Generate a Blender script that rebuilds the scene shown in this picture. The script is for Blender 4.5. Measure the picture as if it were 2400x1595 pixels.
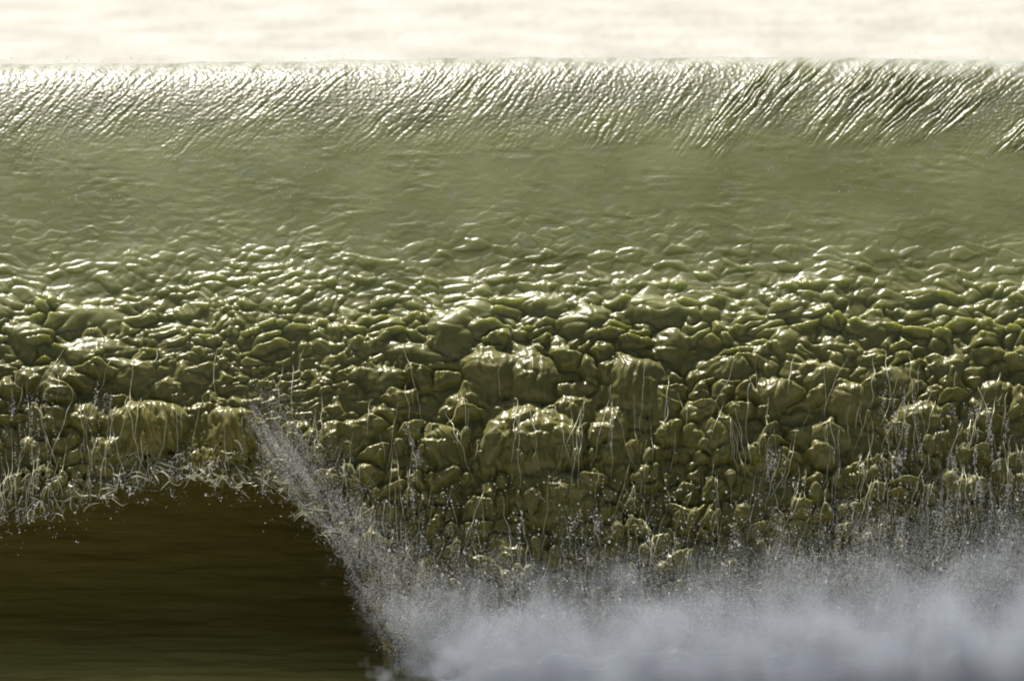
import bpy, math, random
import numpy as np

# ------------------------------------------------------------------ clear
for _o in list(bpy.data.objects):
    bpy.data.objects.remove(_o, do_unlink=True)
scene = bpy.context.scene
COL = scene.collection
rng = np.random.default_rng(7)
random.seed(7)

# ------------------------------------------------------------------ camera
CAM = (0.0, -21.5, 3.75)          # photographer on the beach, a little above the crest
PITCH = 0.1143                    # slope of the view axis (down)
TH = 0.0976                       # tan of half the horizontal view angle
TV = TH * 680.0 / 1024.0
cam_d = bpy.data.cameras.new('camera')
cam = bpy.data.objects.new('camera', cam_d)
COL.objects.link(cam)
cam.location = CAM
cam.rotation_euler = (math.pi / 2 - math.atan(PITCH), 0, 0)
cam_d.sensor_width = 36.0
cam_d.lens = 18.0 / TH
cam_d.clip_end = 6000.0
cam_d.dof.use_dof = True
cam_d.dof.focus_distance = 20.3
cam_d.dof.aperture_fstop = 4.0
scene.camera = cam

# ------------------------------------------------------------------ sky, sun, exposure
SUN_EL = math.radians(64.0)
SUN_AZ = math.radians(-26.0)      # from straight ahead (+y) towards the left (-x)
world = bpy.data.worlds.new('World')
scene.world = world
world.use_nodes = True
wn = world.node_tree.nodes
wl = world.node_tree.links
sky = wn.new('ShaderNodeTexSky')
sky.sky_type = 'NISHITA'
sky.sun_disc = False
sky.sun_elevation = SUN_EL
sky.sun_rotation = SUN_AZ
sky.dust_density = 3.0
wl.new(sky.outputs[0], wn['Background'].inputs[0])
wn['Background'].inputs[1].default_value = 0.05
sun_d = bpy.data.lights.new('sun', 'SUN')
sun_d.energy = 5.0
sun_d.angle = math.radians(1.2)
sun_d.color = (1.0, 0.95, 0.84)
sun = bpy.data.objects.new('sun', sun_d)
COL.objects.link(sun)
sun.rotation_euler = (-(math.pi / 2 - SUN_EL), 0, -SUN_AZ)
sun.location = (0, 30, 30)
vs = scene.view_settings
vs.view_transform = 'Standard'
vs.look = 'None'
vs.gamma = 1.0
vs.use_curve_mapping = False
vs.exposure = 0.6
cy = scene.cycles
cy.use_denoising = True
cy.max_bounces = 6
cy.diffuse_bounces = 3
cy.glossy_bounces = 3
cy.transmission_bounces = 3
cy.volume_bounces = 1
cy.sample_clamp_indirect = 4.0
cy.filter_width = 1.9

SEA = 0.13                        # level of the water

# ------------------------------------------------------------------ helpers
def tag(o, label=None, cat=None, kind=None, group=None):
    if label: o['label'] = label
    if cat: o['category'] = cat
    if kind: o['kind'] = kind
    if group: o['group'] = group
    return o

def mesh_np(name, verts, faces, mat=None, parent=None, smooth=True):
    """verts (n,3), faces (m,3 or 4) numpy arrays -> one mesh object"""
    me = bpy.data.meshes.new(name)
    n, m, k = len(verts), len(faces), faces.shape[1]
    me.vertices.add(n)
    me.vertices.foreach_set('co', np.ascontiguousarray(verts, dtype=np.float32).ravel())
    me.loops.add(m * k)
    me.loops.foreach_set('vertex_index', np.ascontiguousarray(faces, dtype=np.int32).ravel())
    me.polygons.add(m)
    me.polygons.foreach_set('loop_start', np.arange(0, m * k, k, dtype=np.int32))
    me.polygons.foreach_set('loop_total', np.full(m, k, dtype=np.int32))
    me.polygons.foreach_set('use_smooth', np.full(m, smooth, dtype=bool))
    me.update(calc_edges=True)
    if mat: me.materials.append(mat)
    o = bpy.data.objects.new(name, me)
    COL.objects.link(o)
    if parent: o.parent = parent
    return o

def grid_faces(nr, nc, keep=None):
    i = np.arange(nr * nc).reshape(nr, nc)
    f = np.stack([i[:-1, :-1], i[1:, :-1], i[1:, 1:], i[:-1, 1:]], -1).reshape(-1, 4)
    if keep is not None:
        f = f[keep[:-1, :-1].ravel()]
    return f

def hash2(ix, iy, seed):
    h = (ix.astype(np.int64) * 374761393 + iy.astype(np.int64) * 668265263 + seed * 1442695041) & 0x7fffffff
    h = ((h ^ (h >> 13)) * 1274126177) & 0x7fffffff
    h = h ^ (h >> 16)
    return (h & 0xffffff) / float(0xffffff)

def vnoise(x, y, seed=0):
    ix, iy = np.floor(x), np.floor(y)
    fx, fy = x - ix, y - iy
    ix = ix.astype(np.int64); iy = iy.astype(np.int64)
    ux = fx * fx * fx * (fx * (fx * 6 - 15) + 10)
    uy = fy * fy * fy * (fy * (fy * 6 - 15) + 10)
    def g(a, b, dx, dy):
        an = hash2(ix + a, iy + b, seed) * 2 * np.pi
        return np.cos(an) * dx + np.sin(an) * dy
    n = (g(0, 0, fx, fy) * (1 - ux) + g(1, 0, fx - 1, fy) * ux) * (1 - uy) + \
        (g(0, 1, fx, fy - 1) * (1 - ux) + g(1, 1, fx - 1, fy - 1) * ux) * uy
    return n * 1.5

def fbm(x, y, seed=0, octv=4, gain=0.5):
    a, s, t = 1.0, 0.0, 0.0
    for k in range(octv):
        s = s + a * vnoise(x, y, seed + 17 * k)
        t += a
        x, y, a = x * 2.03 + 5.2, y * 2.03 + 1.3, a * gain
    return s / t

def worley(x, y, seed, jit=0.95):
    """distances to the nearest and second nearest scattered point"""
    ix, iy = np.floor(x).astype(np.int64), np.floor(y).astype(np.int64)
    f1 = np.full(x.shape, 9.0); f2 = np.full(x.shape, 9.0); idv = np.zeros(x.shape); oy = np.zeros(x.shape)
    for a in (-1, 0, 1):
        for b in (-1, 0, 1):
            h1 = hash2(ix + a, iy + b, seed); h2 = hash2(ix + a, iy + b, seed + 91)
            d = (ix + a + 0.5 + jit * (h1 - 0.5) - x) ** 2 + (iy + b + 0.5 + jit * (h2 - 0.5) - y) ** 2
            near = d < f1
            f2 = np.where(near, f1, np.minimum(f2, d))
            idv = np.where(near, h1 * 7.31 + h2, idv)
            oy = np.where(near, y - (iy + b + 0.5 + jit * (h2 - 0.5)), oy)
            f1 = np.where(near, d, f1)
    return np.sqrt(f1), np.sqrt(f2), idv % 1.0, oy

def sstep(a, b, x):
    t = np.clip((x - a) / (b - a), 0, 1)
    return t * t * (3 - 2 * t)

def interp(xs, ys):
    return lambda v: np.interp(v, xs, ys)

# the photograph's frame is 2400 x 1595: a column / row of it and a distance give a place in the world
def slope_of_row(R):
    return -PITCH + TV * (1 - 2 * R / 1595.0)

def x_of_col(C, y):
    return (C / 1200.0 - 1.0) * TH * (y - CAM[1])

# ------------------------------------------------------------------ the wave's outer profile: the thrown lip is a parabola
S_TAB = np.linspace(0.0, 2.2, 3000)
M_TAB = 1.30 * (1 - np.exp(-S_TAB / 0.24)) + 1.75 * np.maximum(0, S_TAB - 1.0) ** 1.1      # downward slope of the falling sheet
D_TAB = np.concatenate([[0], np.cumsum((M_TAB[1:] + M_TAB[:-1]) / 2 * np.diff(S_TAB))])
ROW_TAB = (1 - ((2.45 - D_TAB - CAM[2]) / (21.5 - S_TAB) + PITCH) / TV) * 1595 / 2
S4 = float(np.interp(2.05, D_TAB, S_TAB))                          # where the sheet reaches the whitewater
S_FOOT = float(np.interp(2.45 - SEA + 0.12, D_TAB, S_TAB))
def drop(s): return np.interp(s, S_TAB, D_TAB)
def lip_s(R): return np.interp(R, ROW_TAB, S_TAB)            # distance in front of the crest at frame row R

def crest_z(x):
    return 2.45 + 0.010 * np.sin(x * 1.3 + 0.5) - 0.010 * np.clip(-x - 0.9, 0, 2) - 0.008 * np.clip(x - 1.2, 0, 2)

# ------------------------------------------------------------------ materials
def new_mat(name):
    m = bpy.data.materials.new(name)
    m.use_nodes = True
    nt = m.node_tree
    return m, nt, nt.nodes, nt.links, nt.nodes['Principled BSDF']

def ramp(nodes, stops):
    r = nodes.new('ShaderNodeValToRGB')
    while len(r.color_ramp.elements) < len(stops):
        r.color_ramp.elements.new(0.5)
    for e, (p, c) in zip(r.color_ramp.elements, stops):
        e.position = p
        e.color = (*c, 1)
    return r

def water_mat(name, c_lo, c_hi, rough, sss=0.0, bump_scale=40, bump_dist=0.004, stretch=(1, 1, 1), radius=(0.10, 0.10, 0.03), scale=0.5, clear=0.0):
    m, nt, N, L, b = new_mat(name)
    tc = N.new('ShaderNodeTexCoord')
    mp = N.new('ShaderNodeMapping'); mp.inputs['Scale'].default_value = stretch
    L.new(tc.outputs['Object'], mp.inputs[0])
    n1 = N.new('ShaderNodeTexNoise'); n1.inputs['Scale'].default_value = 3.0; n1.inputs['Detail'].default_value = 5
    L.new(mp.outputs[0], n1.inputs[0])
    r = ramp(N, [(0.35, c_lo), (0.68, c_hi)])
    L.new(n1.outputs[0], r.inputs[0])
    L.new(r.outputs[0], b.inputs['Base Color'])
    b.inputs['Roughness'].default_value = rough
    b.inputs['IOR'].default_value = 1.333
    if sss:
        b.inputs['Subsurface Weight'].default_value = sss
        b.inputs['Subsurface Radius'].default_value = radius
        b.inputs['Subsurface Scale'].default_value = scale
    n2 = N.new('ShaderNodeTexNoise'); n2.inputs['Scale'].default_value = bump_scale; n2.inputs['Detail'].default_value = 4
    L.new(mp.outputs[0], n2.inputs[0])
    bp = N.new('ShaderNodeBump'); bp.inputs['Distance'].default_value = bump_dist; bp.inputs['Strength'].default_value = 1.0
    L.new(n2.outputs[0], bp.inputs['Height'])
    L.new(bp.outputs[0], b.inputs['Normal'])
    if clear:
        b.inputs['Transmission Weight'].default_value = clear
    return m

M_LIP = water_mat('wave water', (0.160, 0.163, 0.048), (0.230, 0.233, 0.090), 0.47, sss=0.2, bump_scale=30, bump_dist=0.0012, radius=(0.9, 1.0, 0.45), scale=0.25)
_nt = M_LIP.node_tree
_b = _nt.nodes['Principled BSDF']
_b.inputs['Specular IOR Level'].default_value = 0.5
_b.inputs['Coat Weight'].default_value = 0.25; _b.inputs['Coat Roughness'].default_value = 0.25; _b.inputs['Coat IOR'].default_value = 1.33
_b.inputs['Sheen Weight'].default_value = 0.35; _b.inputs['Sheen Roughness'].default_value = 0.35; _b.inputs['Sheen Tint'].default_value = (0.95, 0.95, 0.78, 1)
_pn = _nt.nodes.new('ShaderNodeTexNoise'); _pn.inputs['Scale'].default_value = 9.0; _pn.inputs['Detail'].default_value = 4; _pn.inputs['Roughness'].default_value = 0.6
_pc = _nt.nodes.new('ShaderNodeTexCoord'); _pm = _nt.nodes.new('ShaderNodeMapping'); _pm.inputs['Scale'].default_value = (1, 1, 1.5)
_nt.links.new(_pc.outputs['Object'], _pm.inputs[0]); _nt.links.new(_pm.outputs[0], _pn.inputs[0])
_pr = ramp(_nt.nodes, [(0.55, (0, 0, 0)), (0.75, (0.55, 0.55, 0.55))]); _nt.links.new(_pn.outputs[0], _pr.inputs[0])
_px = _nt.nodes.new('ShaderNodeMix'); _px.data_type = 'RGBA'
_pb = _nt.nodes['Principled BSDF'].inputs['Base Color']
_nt.links.new(_pr.outputs[0], _px.inputs[0]); _nt.links.new(_pb.links[0].from_socket, _px.inputs[6])
_px.inputs[7].default_value = (0.22, 0.24, 0.16, 1)
_fa = _nt.nodes.new('ShaderNodeAttribute'); _fa.attribute_name = 'froth'
_fx = _nt.nodes.new('ShaderNodeMix'); _fx.data_type = 'RGBA'
_la = _nt.nodes.new('ShaderNodeAttribute'); _la.attribute_name = 'clear'
_lm = _nt.nodes.new('ShaderNodeMix'); _lm.data_type = 'RGBA'; _lm.blend_type = 'MULTIPLY'; _lm.inputs[0].default_value = 1.0
_lc = ramp(_nt.nodes, [(0.0, (0.72, 0.67, 0.43)), (1.0, (0.94, 1.0, 1.08))]); _nt.links.new(_la.outputs['Fac'], _lc.inputs[0])  # olive-yellow lumps low down, also darkened so their shade looks deeper
_nt.links.new(_lc.outputs[0], _lm.inputs[7]); _nt.links.new(_px.outputs[2], _lm.inputs[6])
_ca = _nt.nodes.new('ShaderNodeAttribute'); _ca.attribute_name = 'crest'      # clear water scatters less; base also darkened to offset the high sun
_cm = _nt.nodes.new('ShaderNodeMix'); _cm.data_type = 'RGBA'; _cm.blend_type = 'MULTIPLY'; _cm.inputs[7].default_value = (0.50, 0.50, 0.45, 1)
_ga = _nt.nodes.new('ShaderNodeAttribute'); _ga.attribute_name = 'gold'       # yellow of the strongly lit folds, put into the base colour
_gm = _nt.nodes.new('ShaderNodeMix'); _gm.data_type = 'RGBA'; _gm.inputs[7].default_value = (0.25, 0.205, 0.028, 1)
_nt.links.new(_ga.outputs['Fac'], _gm.inputs[0]); _nt.links.new(_lm.outputs[2], _gm.inputs[6])
_nt.links.new(_ca.outputs['Fac'], _cm.inputs[0]); _nt.links.new(_gm.outputs[2], _cm.inputs[6])
_nt.links.new(_fa.outputs['Fac'], _fx.inputs[0]); _nt.links.new(_cm.outputs[2], _fx.inputs[6])
_fx.inputs[7].default_value = (0.36, 0.36, 0.32, 1)
_nt.links.new(_fx.outputs[2], _pb)
_cr = _nt.nodes.new('ShaderNodeMath'); _cr.operation = 'MULTIPLY_ADD'; _cr.inputs[1].default_value = 0.08; _cr.inputs[2].default_value = 0.36
_nt.links.new(_ca.outputs['Fac'], _cr.inputs[0]); _nt.links.new(_cr.outputs[0], _nt.nodes['Principled BSDF'].inputs['Roughness'])
_a = _nt.nodes.new('ShaderNodeAttribute'); _a.attribute_name = 'clear'
_m = _nt.nodes.new('ShaderNodeMath'); _m.operation = 'MULTIPLY'; _m.inputs[1].default_value = 0.25
_m2 = _nt.nodes.new('ShaderNodeMath'); _m2.operation = 'MULTIPLY_ADD'; _m2.inputs[1].default_value = 0.23; _m2.inputs[2].default_value = 0.016
_nt.links.new(_a.outputs['Fac'], _m2.inputs[0])
_nt.links.new(_m2.outputs[0], _nt.nodes['Principled BSDF'].inputs['Subsurface Scale'])
_m3 = _nt.nodes.new('ShaderNodeMath'); _m3.operation = 'ADD'; _m3.inputs[1].default_value = 0.75
_nt.links.new(_m.outputs[0], _m3.inputs[0])
_nt.links.new(_a.outputs['Fac'], _m.inputs[0])
_nt.links.new(_m3.outputs[0], _nt.nodes['Principled BSDF'].inputs['Subsurface Weight'])
M_BLOB = water_mat('drop water', (0.26, 0.25, 0.08), (0.36, 0.34, 0.12), 0.06, bump_scale=18, bump_dist=0.006, clear=0.15)
M_HOLLOW = water_mat('shaded water', (0.40, 0.335, 0.085), (0.52, 0.44, 0.13), 0.20, bump_scale=5, bump_dist=0.03, stretch=(0.35, 1.5, 2.5))  # base paler than real water, to brighten the dim hollow
M_SEA = water_mat('sea water', (0.34, 0.328, 0.295), (0.47, 0.458, 0.42), 0.60, bump_scale=14, bump_dist=0.10, stretch=(0.4, 0.35, 1))  # sun glare on the sea put into a pale base colour

def foam_mat(name, col, rough=0.9):
    m, nt, N, L, b = new_mat(name)
    tc = N.new('ShaderNodeTexCoord')
    n1 = N.new('ShaderNodeTexNoise'); n1.inputs['Scale'].default_value = 9; n1.inputs['Detail'].default_value = 6
    L.new(tc.outputs['Object'], n1.inputs[0])
    r = ramp(N, [(0.3, tuple(c * 0.8 for c in col)), (0.65, col)])
    L.new(n1.outputs[0], r.inputs[0])
    L.new(r.outputs[0], b.inputs['Base Color'])
    b.inputs['Roughness'].default_value = rough
    b.inputs['Specular IOR Level'].default_value = 0.2
    n2 = N.new('ShaderNodeTexNoise'); n2.inputs['Scale'].default_value = 60; n2.inputs['Detail'].default_value = 5
    L.new(tc.outputs['Object'], n2.inputs[0])
    bp = N.new('ShaderNodeBump'); bp.inputs['Distance'].default_value = 0.004
    L.new(n2.outputs[0], bp.inputs['Height'])
    L.new(bp.outputs[0], b.inputs['Normal'])
    return m
M_FOAM = foam_mat('foam', (0.80, 0.81, 0.82))
M_SPRAY = foam_mat('spray', (0.52, 0.53, 0.54))
_nt = M_SPRAY.node_tree
_tr = _nt.nodes.new('ShaderNodeBsdfTranslucent'); _tr.inputs[0].default_value = (0.8, 0.8, 0.78, 1)
_mx = _nt.nodes.new('ShaderNodeMixShader'); _mx.inputs[0].default_value = 0.3
_nt.links.new(_nt.nodes['Principled BSDF'].outputs[0], _mx.inputs[1]); _nt.links.new(_tr.outputs[0], _mx.inputs[2])
_nt.links.new(_mx.outputs[0], _nt.nodes['Material Output'].inputs['Surface'])
M_STRAND = water_mat('strand water', (0.42, 0.41, 0.26), (0.60, 0.59, 0.44), 0.15, bump_scale=30, bump_dist=0.002)

# ------------------------------------------------------------------ sea: one sheet from the beach to the horizon
def build_sea():
    ys = np.concatenate([np.linspace(-60, -1.9, 24), np.linspace(-1.7, 1.2, 60), np.linspace(1.4, 40, 90), np.linspace(40.4, 90, 260), np.geomspace(91, 5000, 60)])
    u = np.linspace(-1, 1, 240)
    Y, U = np.meshgrid(ys, u, indexing='ij')
    half = 4.0 + 0.45 * np.abs(Y - CAM[1])
    X = U * half
    Z = np.full_like(X, SEA)
    far = sstep(4, 20, Y)
    swell = 0.10 * np.sin(Y * 0.55 + 0.08 * X + 1.5 * fbm(X * 0.08, Y * 0.05, 3)) + 0.10 * fbm(X * 0.25, Y * 0.8, 9, 4)
    fade = 1 - sstep(150, 900, Y)
    Z = Z + far * swell * fade
    near = 1 - sstep(-1.5, 1.0, Y)
    Z = Z + near * 0.025 * fbm(X * 1.2, Y * 3.0, 21, 4)
    V = np.stack([X, Y, Z], -1).reshape(-1, 3)
    o = mesh_np('sea', V, grid_faces(*X.shape)[:, ::-1], M_SEA)
    tag(o, 'bright glittering sea behind and around the breaking wave', 'sea', 'structure')
build_sea()

# ------------------------------------------------------------------ the breaking wave
wave = bpy.data.objects.new('breaking_wave', None)
COL.objects.link(wave)
wave.location = (0, 0, 0)
tag(wave, 'backlit olive green wave curling over, its falling face covered in lumps of water', 'wave')

# grid of the lip in frame columns/rows
NR = 700
Cg = np.concatenate([np.linspace(-1500, -100, 110), np.linspace(-90, 2490, 1100), np.linspace(2502, 3900, 110)])
NC = len(Cg)
y_mid = -0.9
crest0 = crest_z(x_of_col(Cg, y_mid))
# rows: from just under the crest down to below the waterline
s_fine = np.linspace(0.0, S_FOOT, 2500)
rowf = np.interp(s_fine, S_TAB, ROW_TAB)
lenf = rowf + 120 * s_fine                    # mostly even in the picture, a little denser at the crest
s_rows = np.interp(np.linspace(lenf[0], lenf[-1], NR), lenf, s_fine)
R_rows = np.interp(s_rows, s_fine, rowf)
Sg = np.repeat(s_rows[:, None], NC, 1)
R = np.repeat(R_rows[:, None], NC, 1)
C = np.repeat(Cg[None, :], NR, 0)
Xg = x_of_col(C, -Sg)
Zg = crest_z(Xg) - drop(Sg) + np.exp(-Sg / 0.10) * (0.010 * fbm(Xg * 1.9, Xg * 0 + 3.3, 700, 2) + 0.007 * fbm(Xg * 8, Xg * 0 + 1.3, 701, 3))
Yg = -Sg
sl = np.interp(Sg, S_TAB, M_TAB)
nlen = np.sqrt(1 + sl ** 2)
NY, NZ = -sl / nlen, 1 / nlen                 # outward normal of the lip
PX = 4.0 / 2400.0                             # metres per frame pixel at the wave

# warped coordinates, so that outlines are irregular
wc = C + 20 * fbm(C / 70, R / 45, 101, 2) + 2 * fbm(C / 18, R / 14, 102, 2)
wr = R + 14 * fbm(C / 70, R / 45, 103, 2) + 1.5 * fbm(C / 18, R / 14, 104, 2)

def stamp(H, c, r, rx, ry, h, tilt=0.0, up=0.3):
    """lay one dome (apex shifted towards its top) over the height map, keeping the higher of the two"""
    ext = max(rx, ry) * 1.35 + 26
    j0, j1 = np.searchsorted(Cg, [c - ext, c + ext])
    i0, i1 = np.searchsorted(R_rows, [r - ext, r + ext])
    if j1 - j0 < 2 or i1 - i0 < 2: return
    a = wc[i0:i1, j0:j1] - c
    b = wr[i0:i1, j0:j1] - r
    ct, st = math.cos(tilt), math.sin(tilt)
    p = (a * ct + b * st) / rx
    q = (-a * st + b * ct) / ry
    q = q + up * (1 - q * q) * 0.8
    d = 1 - p * p - q * q
    dome = h * np.sqrt(np.clip(d, 0, 1))
    np.maximum(H[i0:i1, j0:j1], dome, out=H[i0:i1, j0:j1])

amp_row = interp([0, 470, 540, 620, 720, 820, 1000, 1200, 1600], [0.015, 0.03, 0.12, 0.36, 0.70, 0.95, 1.05, 1.0, 0.9])
left_mid = lambda c: np.exp(-((c - 600) / 260.0) ** 2)         # patch of fine granular water

H_big = np.zeros_like(C)
# lumps that stand out in the photograph: column, row, half width, half height
NAMED = [(1150, 890, 85, 80), (1245, 905, 75, 85), (1490, 930, 85, 90), (1560, 970, 60, 70), (1060, 790, 70, 62), (965, 845, 95, 42),
         (1375, 775, 75, 55), (1530, 745, 95, 50), (1250, 1060, 150, 110), (1135, 1085, 48, 58), (1035, 1070, 72, 72),
         (340, 1010, 120, 85), (545, 1025, 75, 85), (250, 1070, 85, 60), (205, 825, 125, 48), (110, 890, 80, 45), (240, 745, 95, 42), (165, 740, 55, 45),
         (1710, 885, 85, 38), (1290, 1190, 115, 85), (1690, 1050, 90, 65), (1800, 1070, 58, 62), (1810, 950, 55, 62), (1930, 900, 62, 52), (2000, 960, 80, 55),
         (1170, 985, 62, 48), (1080, 960, 55, 42), (1440, 1010, 60, 55), (1345, 985, 60, 55), (1580, 830, 62, 45), (1850, 820, 60, 40), (1960, 825, 55, 40),
         (2060, 780, 60, 38), (2230, 880, 60, 50), (2340, 930, 55, 40), (2120, 905, 70, 45), (2160, 1000, 75, 60), (2260, 1040, 60, 55), (1940, 1040, 70, 55),
         (840, 1020, 60, 42), (760, 1060, 55, 40), (900, 900, 70, 45), (1130, 740, 60, 40), (1270, 720, 80, 40), (60, 790, 60, 48), (300, 870, 90, 45)]
for (c, r, rx, ry) in NAMED:
    rx, ry = rx * 0.86, ry * 0.86
    stamp(H_big, c, r, rx, ry, 0.50 * min(rx, ry) * PX + 0.006, rng.uniform(-.2, .2), 0.35)
A = amp_row(R)
wx1, wx2 = fbm(C / 190, R / 130, 140, 2), fbm(C / 75, R / 60, 141, 2)
wy1, wy2 = fbm(C / 170, R / 120, 142, 2), fbm(C / 80, R / 55, 143, 2)
def pillows(cx, cy, seed, tilt, k):
    """rounded cushions parted by sharp creases; each fuller towards its top"""
    u = (wc + 45 * wx1 + 16 * wx2 + tilt * (wr - 900)) / cx; v = (wr + 26 * wy1 + 8 * wy2) / cy
    f1, f2, idv, oy = worley(u, v, seed)
    e = np.clip(k * (f2 - f1), 0, 1)
    return np.sqrt(1 - (1 - e) ** 2) * (0.30 + 1.35 * idv) * (1 - 0.45 * np.clip(oy, -0.6, 0.6))
reg = np.clip(left_mid(C) * sstep(1060, 980, R) + 0.25 * fbm(C / 150, R / 100, 110, 2), 0, 1)     # where the water is finer
lower = sstep(720, 900, R)
def mixrow(r0, r1): return sstep(r0, r1, R + 90 * fbm(C / 160, R / 90, 130, 2))
w1 = mixrow(640, 760); w2 = mixrow(780, 900)
big_p = pillows(54, 20, 120, 0.15, 3.2) * (1 - w1) + (pillows(54, 28, 127, 0.12, 2.0) * (1 - w2) + pillows(60, 46, 121, 0.1, 1.6) * w2) * w1
big_a = 0.017 * (1 - w1) + (0.042 * (1 - w2) + 0.060 * w2) * w1
mid_p = pillows(26, 11, 122, 0.2, 2.8) * (1 - w1) + pillows(27, 20, 123, 0.3, 1.8) * w1
mid_a = 0.0085 * (1 - w1) + 0.018 * w1
sml_p = pillows(15, 10, 124, 0.3, 1.4)
fine_p = pillows(34, 17, 125, 0.75, 1.4)
plain = sstep(-0.25, 0.30, fbm(C / 60, R / 45, 126, 2))                                             # some lumps stay smooth
body = (big_a * big_p + mid_a * mid_p * (0.15 + 0.85 * plain) + 0.0022 * sml_p * plain) * (1 - reg) + \
       (0.010 * big_p + 0.024 * fine_p + 0.006 * sml_p) * reg
H_big = H_big * 1.15
ribs = np.exp(-((C - 330) / 150) ** 2 - ((R - 1030) / 90) ** 2) + np.exp(-((C - 560) / 90) ** 2 - ((R - 1040) / 80) ** 2) + 0.6 * np.exp(-((C - 1500) / 120) ** 2 - ((R - 940) / 80) ** 2) + 0.5 * np.exp(-((C - 1200) / 110) ** 2 - ((R - 900) / 80) ** 2)
body = body * (1 - 0.75 * np.clip(ribs, 0, 1))
dome = H_big + 0.22 * body
H = A * np.where(H_big > 0, np.maximum(body * 0.8, dome), body * 0.8)
# slow swelling of the whole sheet
H += 0.03 * A * fbm(C / 260, R / 170, 5, 3)
# threads of water running down over the lumps
run = wc + 0.25 * (R - 900) * np.sin(C / 210.0)
H += (0.004 + 0.009 * sstep(980, 1150, R)) * A * sstep(700, 950, R) * (1 - np.abs(vnoise(run / 11, wr / 95, 31)) * 2.2)
H += 0.022 * ribs * (1 - 1.8 * np.abs(vnoise((C - 0.35 * (R - 1000) * np.sign(C - 330) * (C < 700)) / 24 + 0.5 * fbm(C / 50, R / 50, 57, 2), R / 170, 58)))
# smooth band: long low ripples
band = sstep(250, 380, R) * (1 - sstep(560, 720, R))
H += 0.0030 * band * fbm(C / 48, R / 13, 41, 4) * (0.4 + np.clip(1.5 * fbm(C / 180, R / 60, 43, 2), -0.3, 1))
# crest: streaks combed down to the left, granular
top = 1 - sstep(250, 370, R + 90 * fbm(C / 160, R / 120, 44, 3))
along = C + 0.95 * (R - 135) * (1 + 0.2 * np.sin(C / 300))
ridge = 1 - np.abs(vnoise(along / 12.5 + 0.9 * fbm(C / 60, R / 60, 50, 2), R / 130 - C / 500, 51)) * 2
streak_w = (0.45 + 0.55 * sstep(1250, 1550, C)) * np.clip(0.6 + 1.6 * fbm(along / 160, R / 300, 55, 2), 0.05, 1.3)
H += top * streak_w * (0.0065 * ridge + 0.0035 * (1 - 2 * np.abs(vnoise(along / 11, R / 45, 52))))
H += top * 0.0034 * fbm(along / 9.5, R / 6, 53, 3, 0.85)
H += (0.0020 * sstep(430, 150, R) ) * fbm(C / 9, R / 7, 54, 2, 0.7)
def blur(F, it):
    for _ in range(it):
        F = np.concatenate([F[:1], (F[:-2] + 2 * F[1:-1] + F[2:]) / 4, F[-1:]], 0)
        F = np.concatenate([F[:, :1], (F[:, :-2] + 2 * F[:, 1:-1] + F[:, 2:]) / 4, F[:, -1:]], 1)
    return F
soft = sstep(450, 650, R)
H = H * (1 - soft) + blur(H, 1) * soft
taper = sstep(0.0, 0.10, Sg)
H *= 0.3 + 0.7 * taper

PXs = Xg
PYs = Yg + NY * H
PZs = Zg + NZ * H

# lower edge of the lip: left of the splash it hangs free above the hollow
edge = interp([-1500, 0, 120, 250, 330, 450, 560, 640, 700, 780, 830, 850, 880, 900, 940], [1225, 1225, 1205, 1175, 1150, 1135, 1150, 1185, 1225, 1290, 1345, 1420, 1500, 1600, 1750])
E = edge(C) + 30 * fbm(C / 34, R / 60, 61, 4, 0.6) + 46 * np.abs(vnoise(C / 13, R / 90, 63)) - 22
holes = vnoise(wc / 16, wr / 12, 62) > 0.42
keep = (R < E) & ~(holes & (R > E - 85) & (C < 900))

def lip_point(c, r, off):
    """a point on the lumpy face at column c, row r, lifted off metres from it"""
    j = np.clip(np.searchsorted(Cg, c), 0, NC - 1)
    i = np.clip(np.searchsorted(R_rows, r), 0, NR - 1)
    return np.stack([PXs[i, j], PYs[i, j] + NY[i, j] * off, PZs[i, j] + NZ[i, j] * off], -1)

# the same sheet goes on over the crest and down the seaward side
NB = 60
tb = (np.linspace(1, 0, NB + 1)[:-1]) ** 1.6
TB = np.repeat(tb[:, None], NC, 1)
YB = TB * 5.0
XB = np.repeat(Xg[:1], NB, 0) * (1 + 0.25 * TB)
ZB = SEA - 0.06 + (np.repeat(PZs[:1], NB, 0) - SEA + 0.06) * (0.5 + 0.5 * np.cos(np.pi * TB ** 0.85))
ZB = ZB + 0.015 * fbm(XB * 6, YB * 4, 71, 3) * sstep(0, 0.03, TB)
Vl = np.concatenate([np.stack([XB, YB, ZB], -1), np.stack([PXs, PYs, PZs], -1)]).reshape(-1, 3)
keep_all = np.concatenate([np.ones((NB, NC), bool), keep])
sheet = mesh_np('water_sheet', Vl, grid_faces(NB + NR, NC, keep_all), M_LIP, wave)
clear = np.concatenate([np.ones((NB, NC)), sstep(960, 520, R)]).ravel()      # clear water above, churned water with a darkened base below
gold = np.clip(0.22 * ribs * (C < 800) + 0.12 * sstep(880, 1050, R) * np.clip(0.5 + 1.5 * fbm(C / 120, R / 80, 65, 2), 0, 1), 0, 0.85)
gold = np.concatenate([np.zeros((NB, NC)), gold]).ravel()
at = sheet.data.attributes.new('gold', 'FLOAT', 'POINT')
at.data.foreach_set('value', gold.astype(np.float32))
crest_a = np.concatenate([np.repeat(sstep(345, 215, R[:1]), NB, 0), sstep(345, 215, R + 50 * fbm(C / 130, R / 60, 64, 2))]).ravel()
at = sheet.data.attributes.new('crest', 'FLOAT', 'POINT')
at.data.foreach_set('value', crest_a.astype(np.float32))
froth = sstep(185, 128, R + 45 * fbm(along / 40, R / 30, 59, 3)) 
froth = np.concatenate([np.repeat(froth[:1], NB, 0) * sstep(0.10, 0.0, TB), froth]).ravel()
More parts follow.
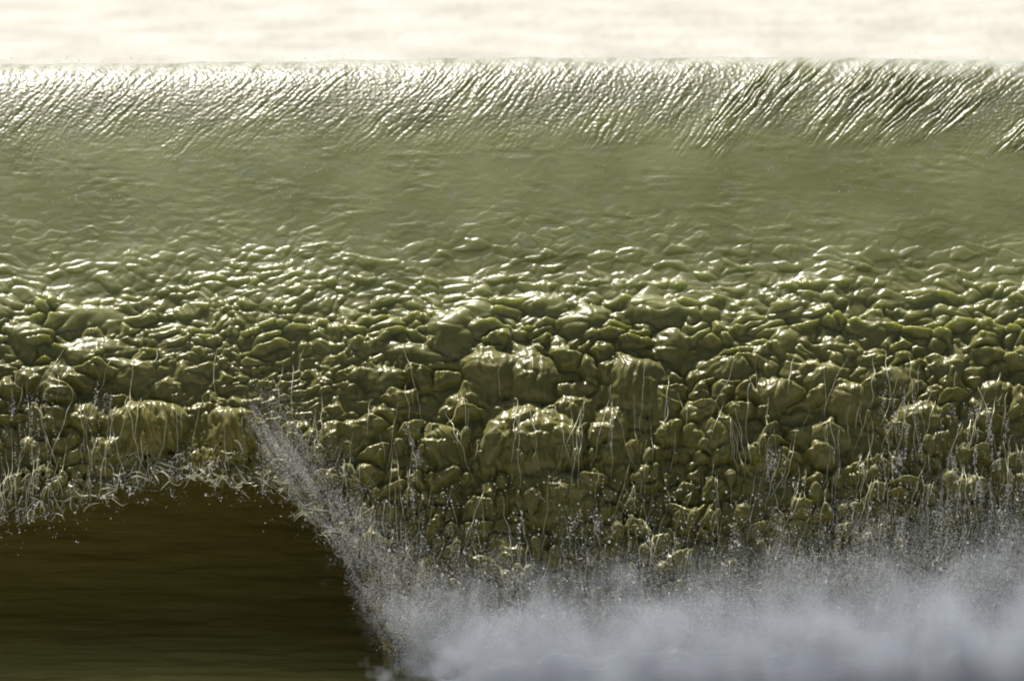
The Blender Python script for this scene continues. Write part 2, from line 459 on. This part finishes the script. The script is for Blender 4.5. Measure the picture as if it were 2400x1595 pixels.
at = sheet.data.attributes.new('froth', 'FLOAT', 'POINT')
at.data.foreach_set('value', froth.astype(np.float32))
at = sheet.data.attributes.new('clear', 'FLOAT', 'POINT')
at.data.foreach_set('value', clear.astype(np.float32))

# underside of the lip and the hollow face below it: a smooth barrel
def build_hollow():
    nb, nx = 320, 560
    t = np.linspace(0, 1, nb)
    prof = np.array([(-2.3, SEA - 0.12), (-1.85, SEA + 0.01), (-1.4, SEA + 0.04), (-0.5, SEA + 0.11), (0.1, 0.52), (0.42, 1.0), (0.45, 1.5), (0.20, 1.95), (-0.15, 2.10), (-0.55, 1.98)])
    tt = np.linspace(0, 1, len(prof))
    from numpy import interp as npi
    # smooth the polyline by repeated averaging
    ty = npi(t, tt, prof[:, 0]); tz = npi(t, tt, prof[:, 1])
    for _ in range(120):
        ty[1:-1] = (ty[:-2] + 2 * ty[1:-1] + ty[2:]) / 4
        tz[1:-1] = (tz[:-2] + 2 * tz[1:-1] + tz[2:]) / 4
    x = np.linspace(-4.8, 4.8, nx)
    Tm, X = np.meshgrid(t, x, indexing='ij')
    Y = np.repeat(ty[:, None], nx, 1); Z = np.repeat(tz[:, None], nx, 1)
    gy, gz = np.gradient(ty), np.gradient(tz)
    L = np.sqrt(gy ** 2 + gz ** 2)
    ny, nz = -gz / L, gy / L
    d = 0.012 * fbm(X * 2.2 + Tm * 3, Tm * 42, 81, 4, 0.55) + 0.006 * fbm(X * 7, Tm * 90, 82, 3)
    Y = Y + ny[:, None] * d; Z = Z + nz[:, None] * d
    mesh_np('hollow_face', np.stack([X, Y, Z], -1).reshape(-1, 3), grid_faces(nb, nx)[:, ::-1], M_HOLLOW, wave)
    # inner skin of the lip
    k = slice(0, NR, 8), slice(0, NC, 8)
    th = 0.05 + 0.10 * sstep(1200, 500, R[k])
    Vi = np.stack([Xg[k], Yg[k] - NY[k] * th, Zg[k] - NZ[k] * th], -1)
    kp = (R[k] < edge(C[k]) - 95) & (R[k] > 300)
    mesh_np('lip_underside', Vi.reshape(-1, 3), grid_faces(*Vi.shape[:2], kp)[:, ::-1], M_LIP, wave)
build_hollow()

# ------------------------------------------------------------------ blobs of water torn off the face
def icosphere(sub):
    t = (1 + 5 ** .5) / 2
    v = [(-1, t, 0), (1, t, 0), (-1, -t, 0), (1, -t, 0), (0, -1, t), (0, 1, t), (0, -1, -t), (0, 1, -t), (t, 0, -1), (t, 0, 1), (-t, 0, -1), (-t, 0, 1)]
    f = [(0, 11, 5), (0, 5, 1), (0, 1, 7), (0, 7, 10), (0, 10, 11), (1, 5, 9), (5, 11, 4), (11, 10, 2), (10, 7, 6), (7, 1, 8), (3, 9, 4), (3, 4, 2), (3, 2, 6), (3, 6, 8), (3, 8, 9), (4, 9, 5), (2, 4, 11), (6, 2, 10), (8, 6, 7), (9, 8, 1)]
    v = [np.array(p, float) / np.linalg.norm(p) for p in v]
    for _ in range(sub):
        cache, nf = {}, []
        def mid(a, b):
            k = (min(a, b), max(a, b))
            if k not in cache:
                m = v[a] + v[b]
                v.append(m / np.linalg.norm(m)); cache[k] = len(v) - 1
            return cache[k]
        for a, b, c in f:
            ab, bc, ca = mid(a, b), mid(b, c), mid(c, a)
            nf += [(a, ab, ca), (b, bc, ab), (c, ca, bc), (ab, bc, ca)]
        f = nf
    return np.array(v), np.array(f)

ICV, ICF = icosphere(3)
blob_meshes = []
for k in range(14):
    v0 = ICV.copy()
    d = fbm(v0[:, 0] * 1.3 + k * 9.1 + v0[:, 2], v0[:, 1] * 1.3 + v0[:, 2] * 1.7 + k * 3.3, 200 + k, 3)
    v0 *= (1 + 0.30 * d)[:, None]
    # pear shape, drawn out below into a tail
    zz = v0[:, 2]
    w = np.where(zz < 0, 1 + 0.55 * zz, 1.0)
    v0[:, 0] *= w; v0[:, 1] *= w
    v0[:, 2] = np.where(zz < 0, zz * rng.uniform(1.1, 2.2), zz * 0.9)
    ob = mesh_np('water_blob', v0, ICF, M_LIP)
    blob_meshes.append(ob.data)
    bpy.data.objects.remove(ob)
nb = 0
while nb < 200:
    c = rng.uniform(760, 2440); r = rng.uniform(1020, 1440)
    if r > np.interp(c, [760, 900, 1100, 1500, 2000, 2440], [1180, 1330, 1400, 1420, 1360, 1290]): continue
    if rng.uniform() > 0.25 + 0.75 * np.interp(r, [1020, 1150, 1440], [0.2, 1, 0.8]): continue
    o = bpy.data.objects.new('water_blob', blob_meshes[nb % 14])
    COL.objects.link(o); o.parent = wave
    p = lip_point(c, r, rng.uniform(-0.015, 0.02))
    s = rng.lognormal(math.log(0.013), 0.45)
    o.location = p
    o.scale = (s * rng.uniform(0.7, 1.2), s, s * rng.uniform(1.0, 2.0))
    o.rotation_euler = (rng.uniform(-.3, .3), rng.uniform(-.5, .5), rng.uniform(0, 6.28))
    nb += 1

# ------------------------------------------------------------------ threads and loops of water
SV, SF = [], []
def tube(pts, rad, sides=5):
    global SV, SF
    pts = np.asarray(pts); n = len(pts)
    d = np.gradient(pts, axis=0)
    d /= np.linalg.norm(d, axis=1, keepdims=True) + 1e-9
    ref = np.array([0.0, 1.0, 0.15])
    a = np.cross(d, ref); a /= np.linalg.norm(a, axis=1, keepdims=True) + 1e-9
    b = np.cross(d, a)
    base = sum(len(x) for x in SV)
    ang = np.arange(sides) * 2 * np.pi / sides
    ring = pts[:, None, :] + rad[:, None, None] * (np.cos(ang)[None, :, None] * a[:, None, :] + np.sin(ang)[None, :, None] * b[:, None, :])
    SV.append(ring.reshape(-1, 3))
    i = np.arange(n - 1)[:, None] * sides; k = np.arange(sides)[None, :]
    f = np.stack([base + i + k, base + i + (k + 1) % sides, base + i + sides + (k + 1) % sides, base + i + sides + k], -1)
    SF.append(f.reshape(-1, 4))

def strand(c, r, length, lean, rad, lift, wig=15.0):
    n = max(6, int(length / 6))
    t = np.linspace(0, 1, n)
    ph = rng.uniform(0, 99)
    cc = c + lean * length * t + wig * fbm(t * length / 28 + ph, t * 0 + ph, 300, 3)
    rr = r + length * t
    p = lip_point(cc, rr, lift)
    # smooth along the thread so that it hangs in front of the lumps
    for _ in range(4):
        p[1:-1] = (p[:-2] + 2 * p[1:-1] + p[2:]) / 4
    p[:, 1] -= 0.012 * np.sin(np.pi * t)
    bead = rad * (0.55 + 0.9 * np.abs(fbm(t * length / 9 + ph, t * 0 + 7, 301, 2)) * 1.6) * (0.35 + 0.65 * np.sin(np.pi * np.clip(t * 0.9 + 0.06, 0, 1)))
    tube(p, bead)

# vertical threads on the lower face, denser to the right
n = 0
while n < 460:
    c = rng.uniform(-20, 2430); r = rng.uniform(820, 1330)
    w = np.interp(r, [820, 950, 1100, 1330], [0.2, 0.5, 0.9, 1.0]) * np.interp(c, [0, 250, 450, 700, 1000, 1700, 2100, 2400], [0.9, 0.8, 0.35, 0.3, 0.45, 0.6, 1.0, 1.0])
    if rng.uniform() > w or r > edge(c) - 60: continue
    n += 1
    L = rng.uniform(35, 190)
    strand(c, r, min(L, edge(c) - r - 5), rng.normal(-0.08, 0.2), rng.uniform(0.0009, 0.0025), rng.uniform(0.002, 0.016))
# net of threads along the ragged left edge and beside the splash
n = 0
while n < 190:
    c = rng.uniform(-60, 860)
    r = edge(c) + rng.normal(-32, 24)
    n += 1
    ang = rng.uniform(0, math.pi)
    L = rng.uniform(12, 48)
    m = 10
    t = np.linspace(-0.5, 0.5, m)
    cu = rng.uniform(-0.9, 0.9)
    cc = c + L * (t * math.cos(ang) - cu * (0.25 - t * t) * math.sin(ang)) 
    rr = r + L * (t * math.sin(ang) + cu * (0.25 - t * t) * math.cos(ang))
    p = lip_point(cc, rr, rng.uniform(-0.01, 0.05))
    # below the edge there is no face: hang them from the undisplaced lip
    p[1:-1] = (p[:-2] + 2 * p[1:-1] + p[2:]) / 4
    tube(p, np.full(m, rng.uniform(0.0010, 0.0028)) * (0.25 + 1.5 * (0.25 - t * t) * 3) * (0.7 + 0.6 * rng.uniform(size=m)))
st = mesh_np('water_strands', np.concatenate(SV), np.concatenate(SF), M_STRAND, wave)
st['kind'] = 'stuff'

# ------------------------------------------------------------------ whitewater at the foot of the splash
def build_foam():
    nr, nc = 240, 620
    c = np.linspace(840, 3800, nc); t = np.linspace(0, 1, nr)
    T, Cc = np.meshgrid(t, c, indexing='ij')
    rtop = np.interp(c, [840, 900, 1000, 1300, 1700, 2100, 2600], [1640, 1610, 1540, 1495, 1480, 1460, 1430])
    rtop = rtop + 22 * fbm(c / 90, c * 0, 400, 3)
    X0 = x_of_col(Cc, -1.7)
    # bulging cushion: from the falling face out and down to the water
    sl = slope_of_row(rtop)
    ztop = CAM[2] + sl * (21.5 - S4) - 0.05
    ang = T * np.pi / 2
    Z = SEA - 0.05 + (ztop[None, :] - SEA + 0.05) * np.cos(ang) ** 0.9
    Y = -(S4 + 0.01) - 0.26 * np.sin(ang) ** 0.8
    end = sstep(840, 1060, Cc)
    Y = -(S4 - 0.04) + (Y + S4 - 0.04) * (0.25 + 0.75 * end)
    d = 0.07 * fbm(Cc / 110, T * 4, 401, 3, 0.5)
    Y = Y - d * np.sin(ang + 0.3); Z = Z + d * 0.7 * np.cos(ang)
    f = mesh_np('whitewater', np.stack([X0, Y, Z], -1).reshape(-1, 3), grid_faces(nr, nc), M_FOAM)
    tag(f, 'blue grey whitewater churning in shade at the foot of the wave', 'foam', 'stuff')
build_foam()

# ------------------------------------------------------------------ spray: droplets too many to count
def build_spray():
    P, Rd = [], []
    def add(c, r, y, rad):
        x = x_of_col(c, y); z = CAM[2] + slope_of_row(r) * (y - CAM[1])
        ok = z > SEA
        P.append(np.stack([x, y, z], -1)[ok]); Rd.append(rad[ok])
    # veil over the foot of the face, thickening downwards
    n = 900000
    c = rng.uniform(780, 2440, n); r = rng.uniform(1080, 1600, n)
    lo = np.interp(c, [780, 860, 1000, 1300, 1700, 2050, 2440], [1180, 1260, 1330, 1345, 1300, 1230, 1190])
    dens = sstep(-150, 190, r - lo + 90 * fbm(c / 120, r / 120, 500, 4) + 85 * fbm(c / 20, r / 110, 501, 3))
    leftb = np.interp(r, [1080, 1250, 1350, 1420, 1500, 1600], [760, 800, 835, 850, 885, 900]) + 40 * fbm(c / 40, r / 40, 502, 3)
    dens *= sstep(-10, 50, c - leftb)
    ok = rng.uniform(size=n) < dens * dens * 0.8
    c, r = c[ok], r[ok]
    y = -lip_s(np.minimum(r, 1500)) - 0.06 - 0.05 * rng.uniform(size=len(c)) - 0.12 * rng.uniform(size=len(c)) * sstep(1150, 1500, r)
    add(c, r, y, rng.lognormal(math.log(0.00075), 0.35, len(c)))
    # plume beside the hollow, from the torn lip down to the foot
    n = 190000
    t = rng.uniform(0, 1, n)
    pc = np.interp(t, [0, .25, .5, .75, 1], [590, 660, 760, 850, 900]); pr = np.interp(t, [0, .25, .5, .75, 1], [965, 1080, 1210, 1340, 1500])
    w = np.interp(t, [0, .3, .6, 1], [34, 46, 60, 80])
    c = pc + w * rng.normal(size=n) + 10; r = pr + 40 * rng.normal(size=n)
    dens = np.clip(0.30 + 0.55 * fbm((c - 0.6 * r) / 26, (r + 0.6 * c) / 130, 510, 4, 0.5), 0, 1) * np.interp(t, [0, .3, 1], [.35, .7, .9])
    leftb = np.interp(r, [900, 1000, 1080, 1150, 1250, 1350, 1420, 1500, 1600], [560, 570, 600, 650, 740, 800, 825, 865, 885]) + 25 * fbm(c / 30, r / 30, 512, 3)
    ok = (rng.uniform(size=n) < dens * sstep(-20, 30, c - leftb)) & (r < 1560)
    c, r = c[ok], r[ok]
    s = lip_s(np.minimum(r, 1560))
    y = -s - rng.uniform(0.02, 0.16, len(c))
    add(c, r, y, rng.lognormal(math.log(0.00075), 0.35, len(c)))
    # wisps hanging on the right of the face and at the far left
    for (c0, c1, r0, r1, m) in ((2060, 2180, 880, 1270, 22000), (2190, 2420, 930, 1320, 40000), (1300, 1480, 1150, 1330, 10000), (-20, 130, 900, 1230, 14000), (940, 1000, 960, 1260, 8000), (200, 260, 880, 1060, 3000), (1780, 1850, 1000, 1250, 6000)):
        c = rng.uniform(c0, c1, m); r = rng.uniform(r0, r1, m)
        g = np.clip(0.0 + 1.6 * fbm(c / 12, r / 75, 520, 3), 0, 1) * np.sin(np.pi * np.clip((c - c0) / (c1 - c0), 0, 1)) * sstep(r0, r0 + 60, r)
        ok = rng.uniform(size=m) < g
        c, r = c[ok], r[ok]
        s = lip_s(r)
        add(c, r, -s - rng.uniform(0.05, 0.15, len(c)), rng.lognormal(math.log(0.0009), 0.4, len(c)))
    m = 5200
    c = rng.uniform(880, 2430, m); r = rng.uniform(1120, 1470, m)
    ok = rng.uniform(size=m) < np.clip(0.3 + 1.5 * fbm(c / 60, r / 40, 550, 3), 0, 1)
    c, r = c[ok], r[ok]
    add(c, r, -lip_s(r) - rng.uniform(0.12, 0.45, len(c)), np.minimum(rng.lognormal(math.log(0.0016), 0.45, len(c)), 0.005))
    # spray over the crest; pale droplets on the upper face stand in for glints
    m = 16000
    c = rng.uniform(-40, 2440, m); r = 122 + 350 * rng.uniform(size=m) ** 2.0
    g = np.interp(c, [0, 500, 1200, 2400], [1, 0.6, 0.3, 0.3]) * np.clip(0.4 + 1.5 * fbm(c / 120, r / 60, 540, 3), 0, 1)
    ok = rng.uniform(size=m) < g
    c, r = c[ok], r[ok]
    p = lip_point(c, r, 0.006 + 0.02 * rng.uniform(size=len(c)))
    P.append(p); Rd.append(np.minimum(rng.lognormal(math.log(0.0010), 0.4, len(c)), 0.0022))
    m = 14000
    c = rng.uniform(-40, 880, m); r = edge(c) + rng.normal(-25, 34, m)
    ok = rng.uniform(size=m) < np.clip(0.2 + 1.7 * fbm(c / 26, r / 26, 541, 3), 0, 1)
    p = lip_point(c[ok], r[ok], 0.0 + 0.05 * rng.uniform(size=ok.sum()))
    P.append(p); Rd.append(rng.lognormal(math.log(0.0010), 0.5, len(p)))
    P_ = np.concatenate(P); R_ = np.concatenate(Rd)
    me = bpy.data.meshes.new('spray')
    me.vertices.add(len(P_))
    me.vertices.foreach_set('co', P_.astype(np.float32).ravel())
    at = me.attributes.new('rad', 'FLOAT', 'POINT')
    at.data.foreach_set('value', R_.astype(np.float32))
    me.materials.append(M_SPRAY)
    o = bpy.data.objects.new('spray', me)
    COL.objects.link(o)
    ng = bpy.data.node_groups.new('droplets', 'GeometryNodeTree')
    ng.interface.new_socket('Geometry', in_out='INPUT', socket_type='NodeSocketGeometry')
    ng.interface.new_socket('Geometry', in_out='OUTPUT', socket_type='NodeSocketGeometry')
    gi = ng.nodes.new('NodeGroupInput'); go = ng.nodes.new('NodeGroupOutput')
    na = ng.nodes.new('GeometryNodeInputNamedAttribute'); na.data_type = 'FLOAT'; na.inputs[0].default_value = 'rad'
    mp = ng.nodes.new('GeometryNodeMeshToPoints')
    sm = ng.nodes.new('GeometryNodeSetMaterial'); sm.inputs['Material'].default_value = M_SPRAY
    ng.links.new(gi.outputs[0], mp.inputs['Mesh'])
    ng.links.new(na.outputs[0], mp.inputs['Radius'])
    ng.links.new(mp.outputs[0], sm.inputs[0])
    ng.links.new(sm.outputs[0], go.inputs[0])
    md = o.modifiers.new('droplets', 'NODES'); md.node_group = ng
    tag(o, 'fine pale spray drifting over the foot of the breaking wave', 'spray', 'stuff')
    print('spray droplets', len(P_))
build_spray()

# ------------------------------------------------------------------ mist: the finest spray, standing over the whitewater
def build_mist():
    # a closed, rounded body along the foot of the wave; its density fades out well inside its skin
    x0, x1, n = -0.95, 4.6, 56
    xs = np.linspace(x0, x1, n)
    k = 16
    an = np.arange(k) * 2 * np.pi / k
    rings = []
    for i, x in enumerate(xs):
        f = min(1, math.sin(math.pi * min(0.5, (i + 0.6) / 14)))
        zc, yc = 0.34, -(S4 + 0.17)
        rings.append(np.stack([np.full(k, x), yc + 0.30 * np.sign(np.cos(an)) * np.abs(np.cos(an)) ** 0.4, zc + 0.66 * np.sign(np.sin(an)) * np.abs(np.sin(an)) ** 0.4 * (0.55 + 0.45 * f)], -1))
    V = np.concatenate(rings)
    i = np.arange(n - 1)[:, None] * k; j = np.arange(k)[None, :]
    F = np.stack([i + j, i + (j + 1) % k, i + k + (j + 1) % k, i + k + j], -1).reshape(-1, 4)
    me = bpy.data.meshes.new('mist')
    fl = [tuple(f) for f in F] + [tuple(range(k))[::-1], tuple(range((n - 1) * k, n * k))]
    me.from_pydata([tuple(p) for p in V], [], fl)
    m = bpy.data.materials.new('mist'); m.use_nodes = True
    N, L = m.node_tree.nodes, m.node_tree.links
    N.remove(N['Principled BSDF'])
    out = N['Material Output']
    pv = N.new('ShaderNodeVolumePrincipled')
    pv.inputs['Color'].default_value = (0.64, 0.69, 0.78, 1)  # shade put into the colour: real mist is nearly white
    tc = N.new('ShaderNodeTexCoord')
    sp = N.new('ShaderNodeSeparateXYZ'); L.new(tc.outputs['Object'], sp.inputs[0])
    def math_(op, a, b, clamp=False):
        nd = N.new('ShaderNodeMath'); nd.operation = op; nd.use_clamp = clamp
        for q, w in ((0, a), (1, b)):
            if isinstance(w, (int, float)): nd.inputs[q].default_value = w
            else: L.new(w, nd.inputs[q])
        return nd.outputs[0]
    nz = N.new('ShaderNodeTexNoise'); nz.inputs['Scale'].default_value = 5.0; nz.inputs['Detail'].default_value = 8; nz.inputs['Roughness'].default_value = 0.62
    L.new(tc.outputs['Object'], nz.inputs[0])
    # top of the mist climbs slowly towards the right
    topz = math_('ADD', math_('MULTIPLY', sp.outputs[0], 0.045), 0.62)
    h = math_('SUBTRACT', topz, sp.outputs[2])
    h = math_('ADD', h, math_('MULTIPLY', math_('SUBTRACT', nz.outputs[0], 0.5), 0.80))
    h = math_('MULTIPLY', h, 2.2, True)
    lx = math_('ADD', math_('ADD', sp.outputs[0], 0.40), math_('MULTIPLY', math_('SUBTRACT', nz.outputs[0], 0.5), 1.3))
    lx = math_('MULTIPLY', math_('ADD', lx, math_('MULTIPLY', math_('SUBTRACT', sp.outputs[2], 0.3), 0.35)), 3.0, True)
    d = math_('MULTIPLY', math_('MULTIPLY', math_('MULTIPLY', h, h), lx), 10.0)
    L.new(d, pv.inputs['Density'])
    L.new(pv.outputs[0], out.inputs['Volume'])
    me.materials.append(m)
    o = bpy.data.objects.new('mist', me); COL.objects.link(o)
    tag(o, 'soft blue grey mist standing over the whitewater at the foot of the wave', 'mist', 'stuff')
build_mist()
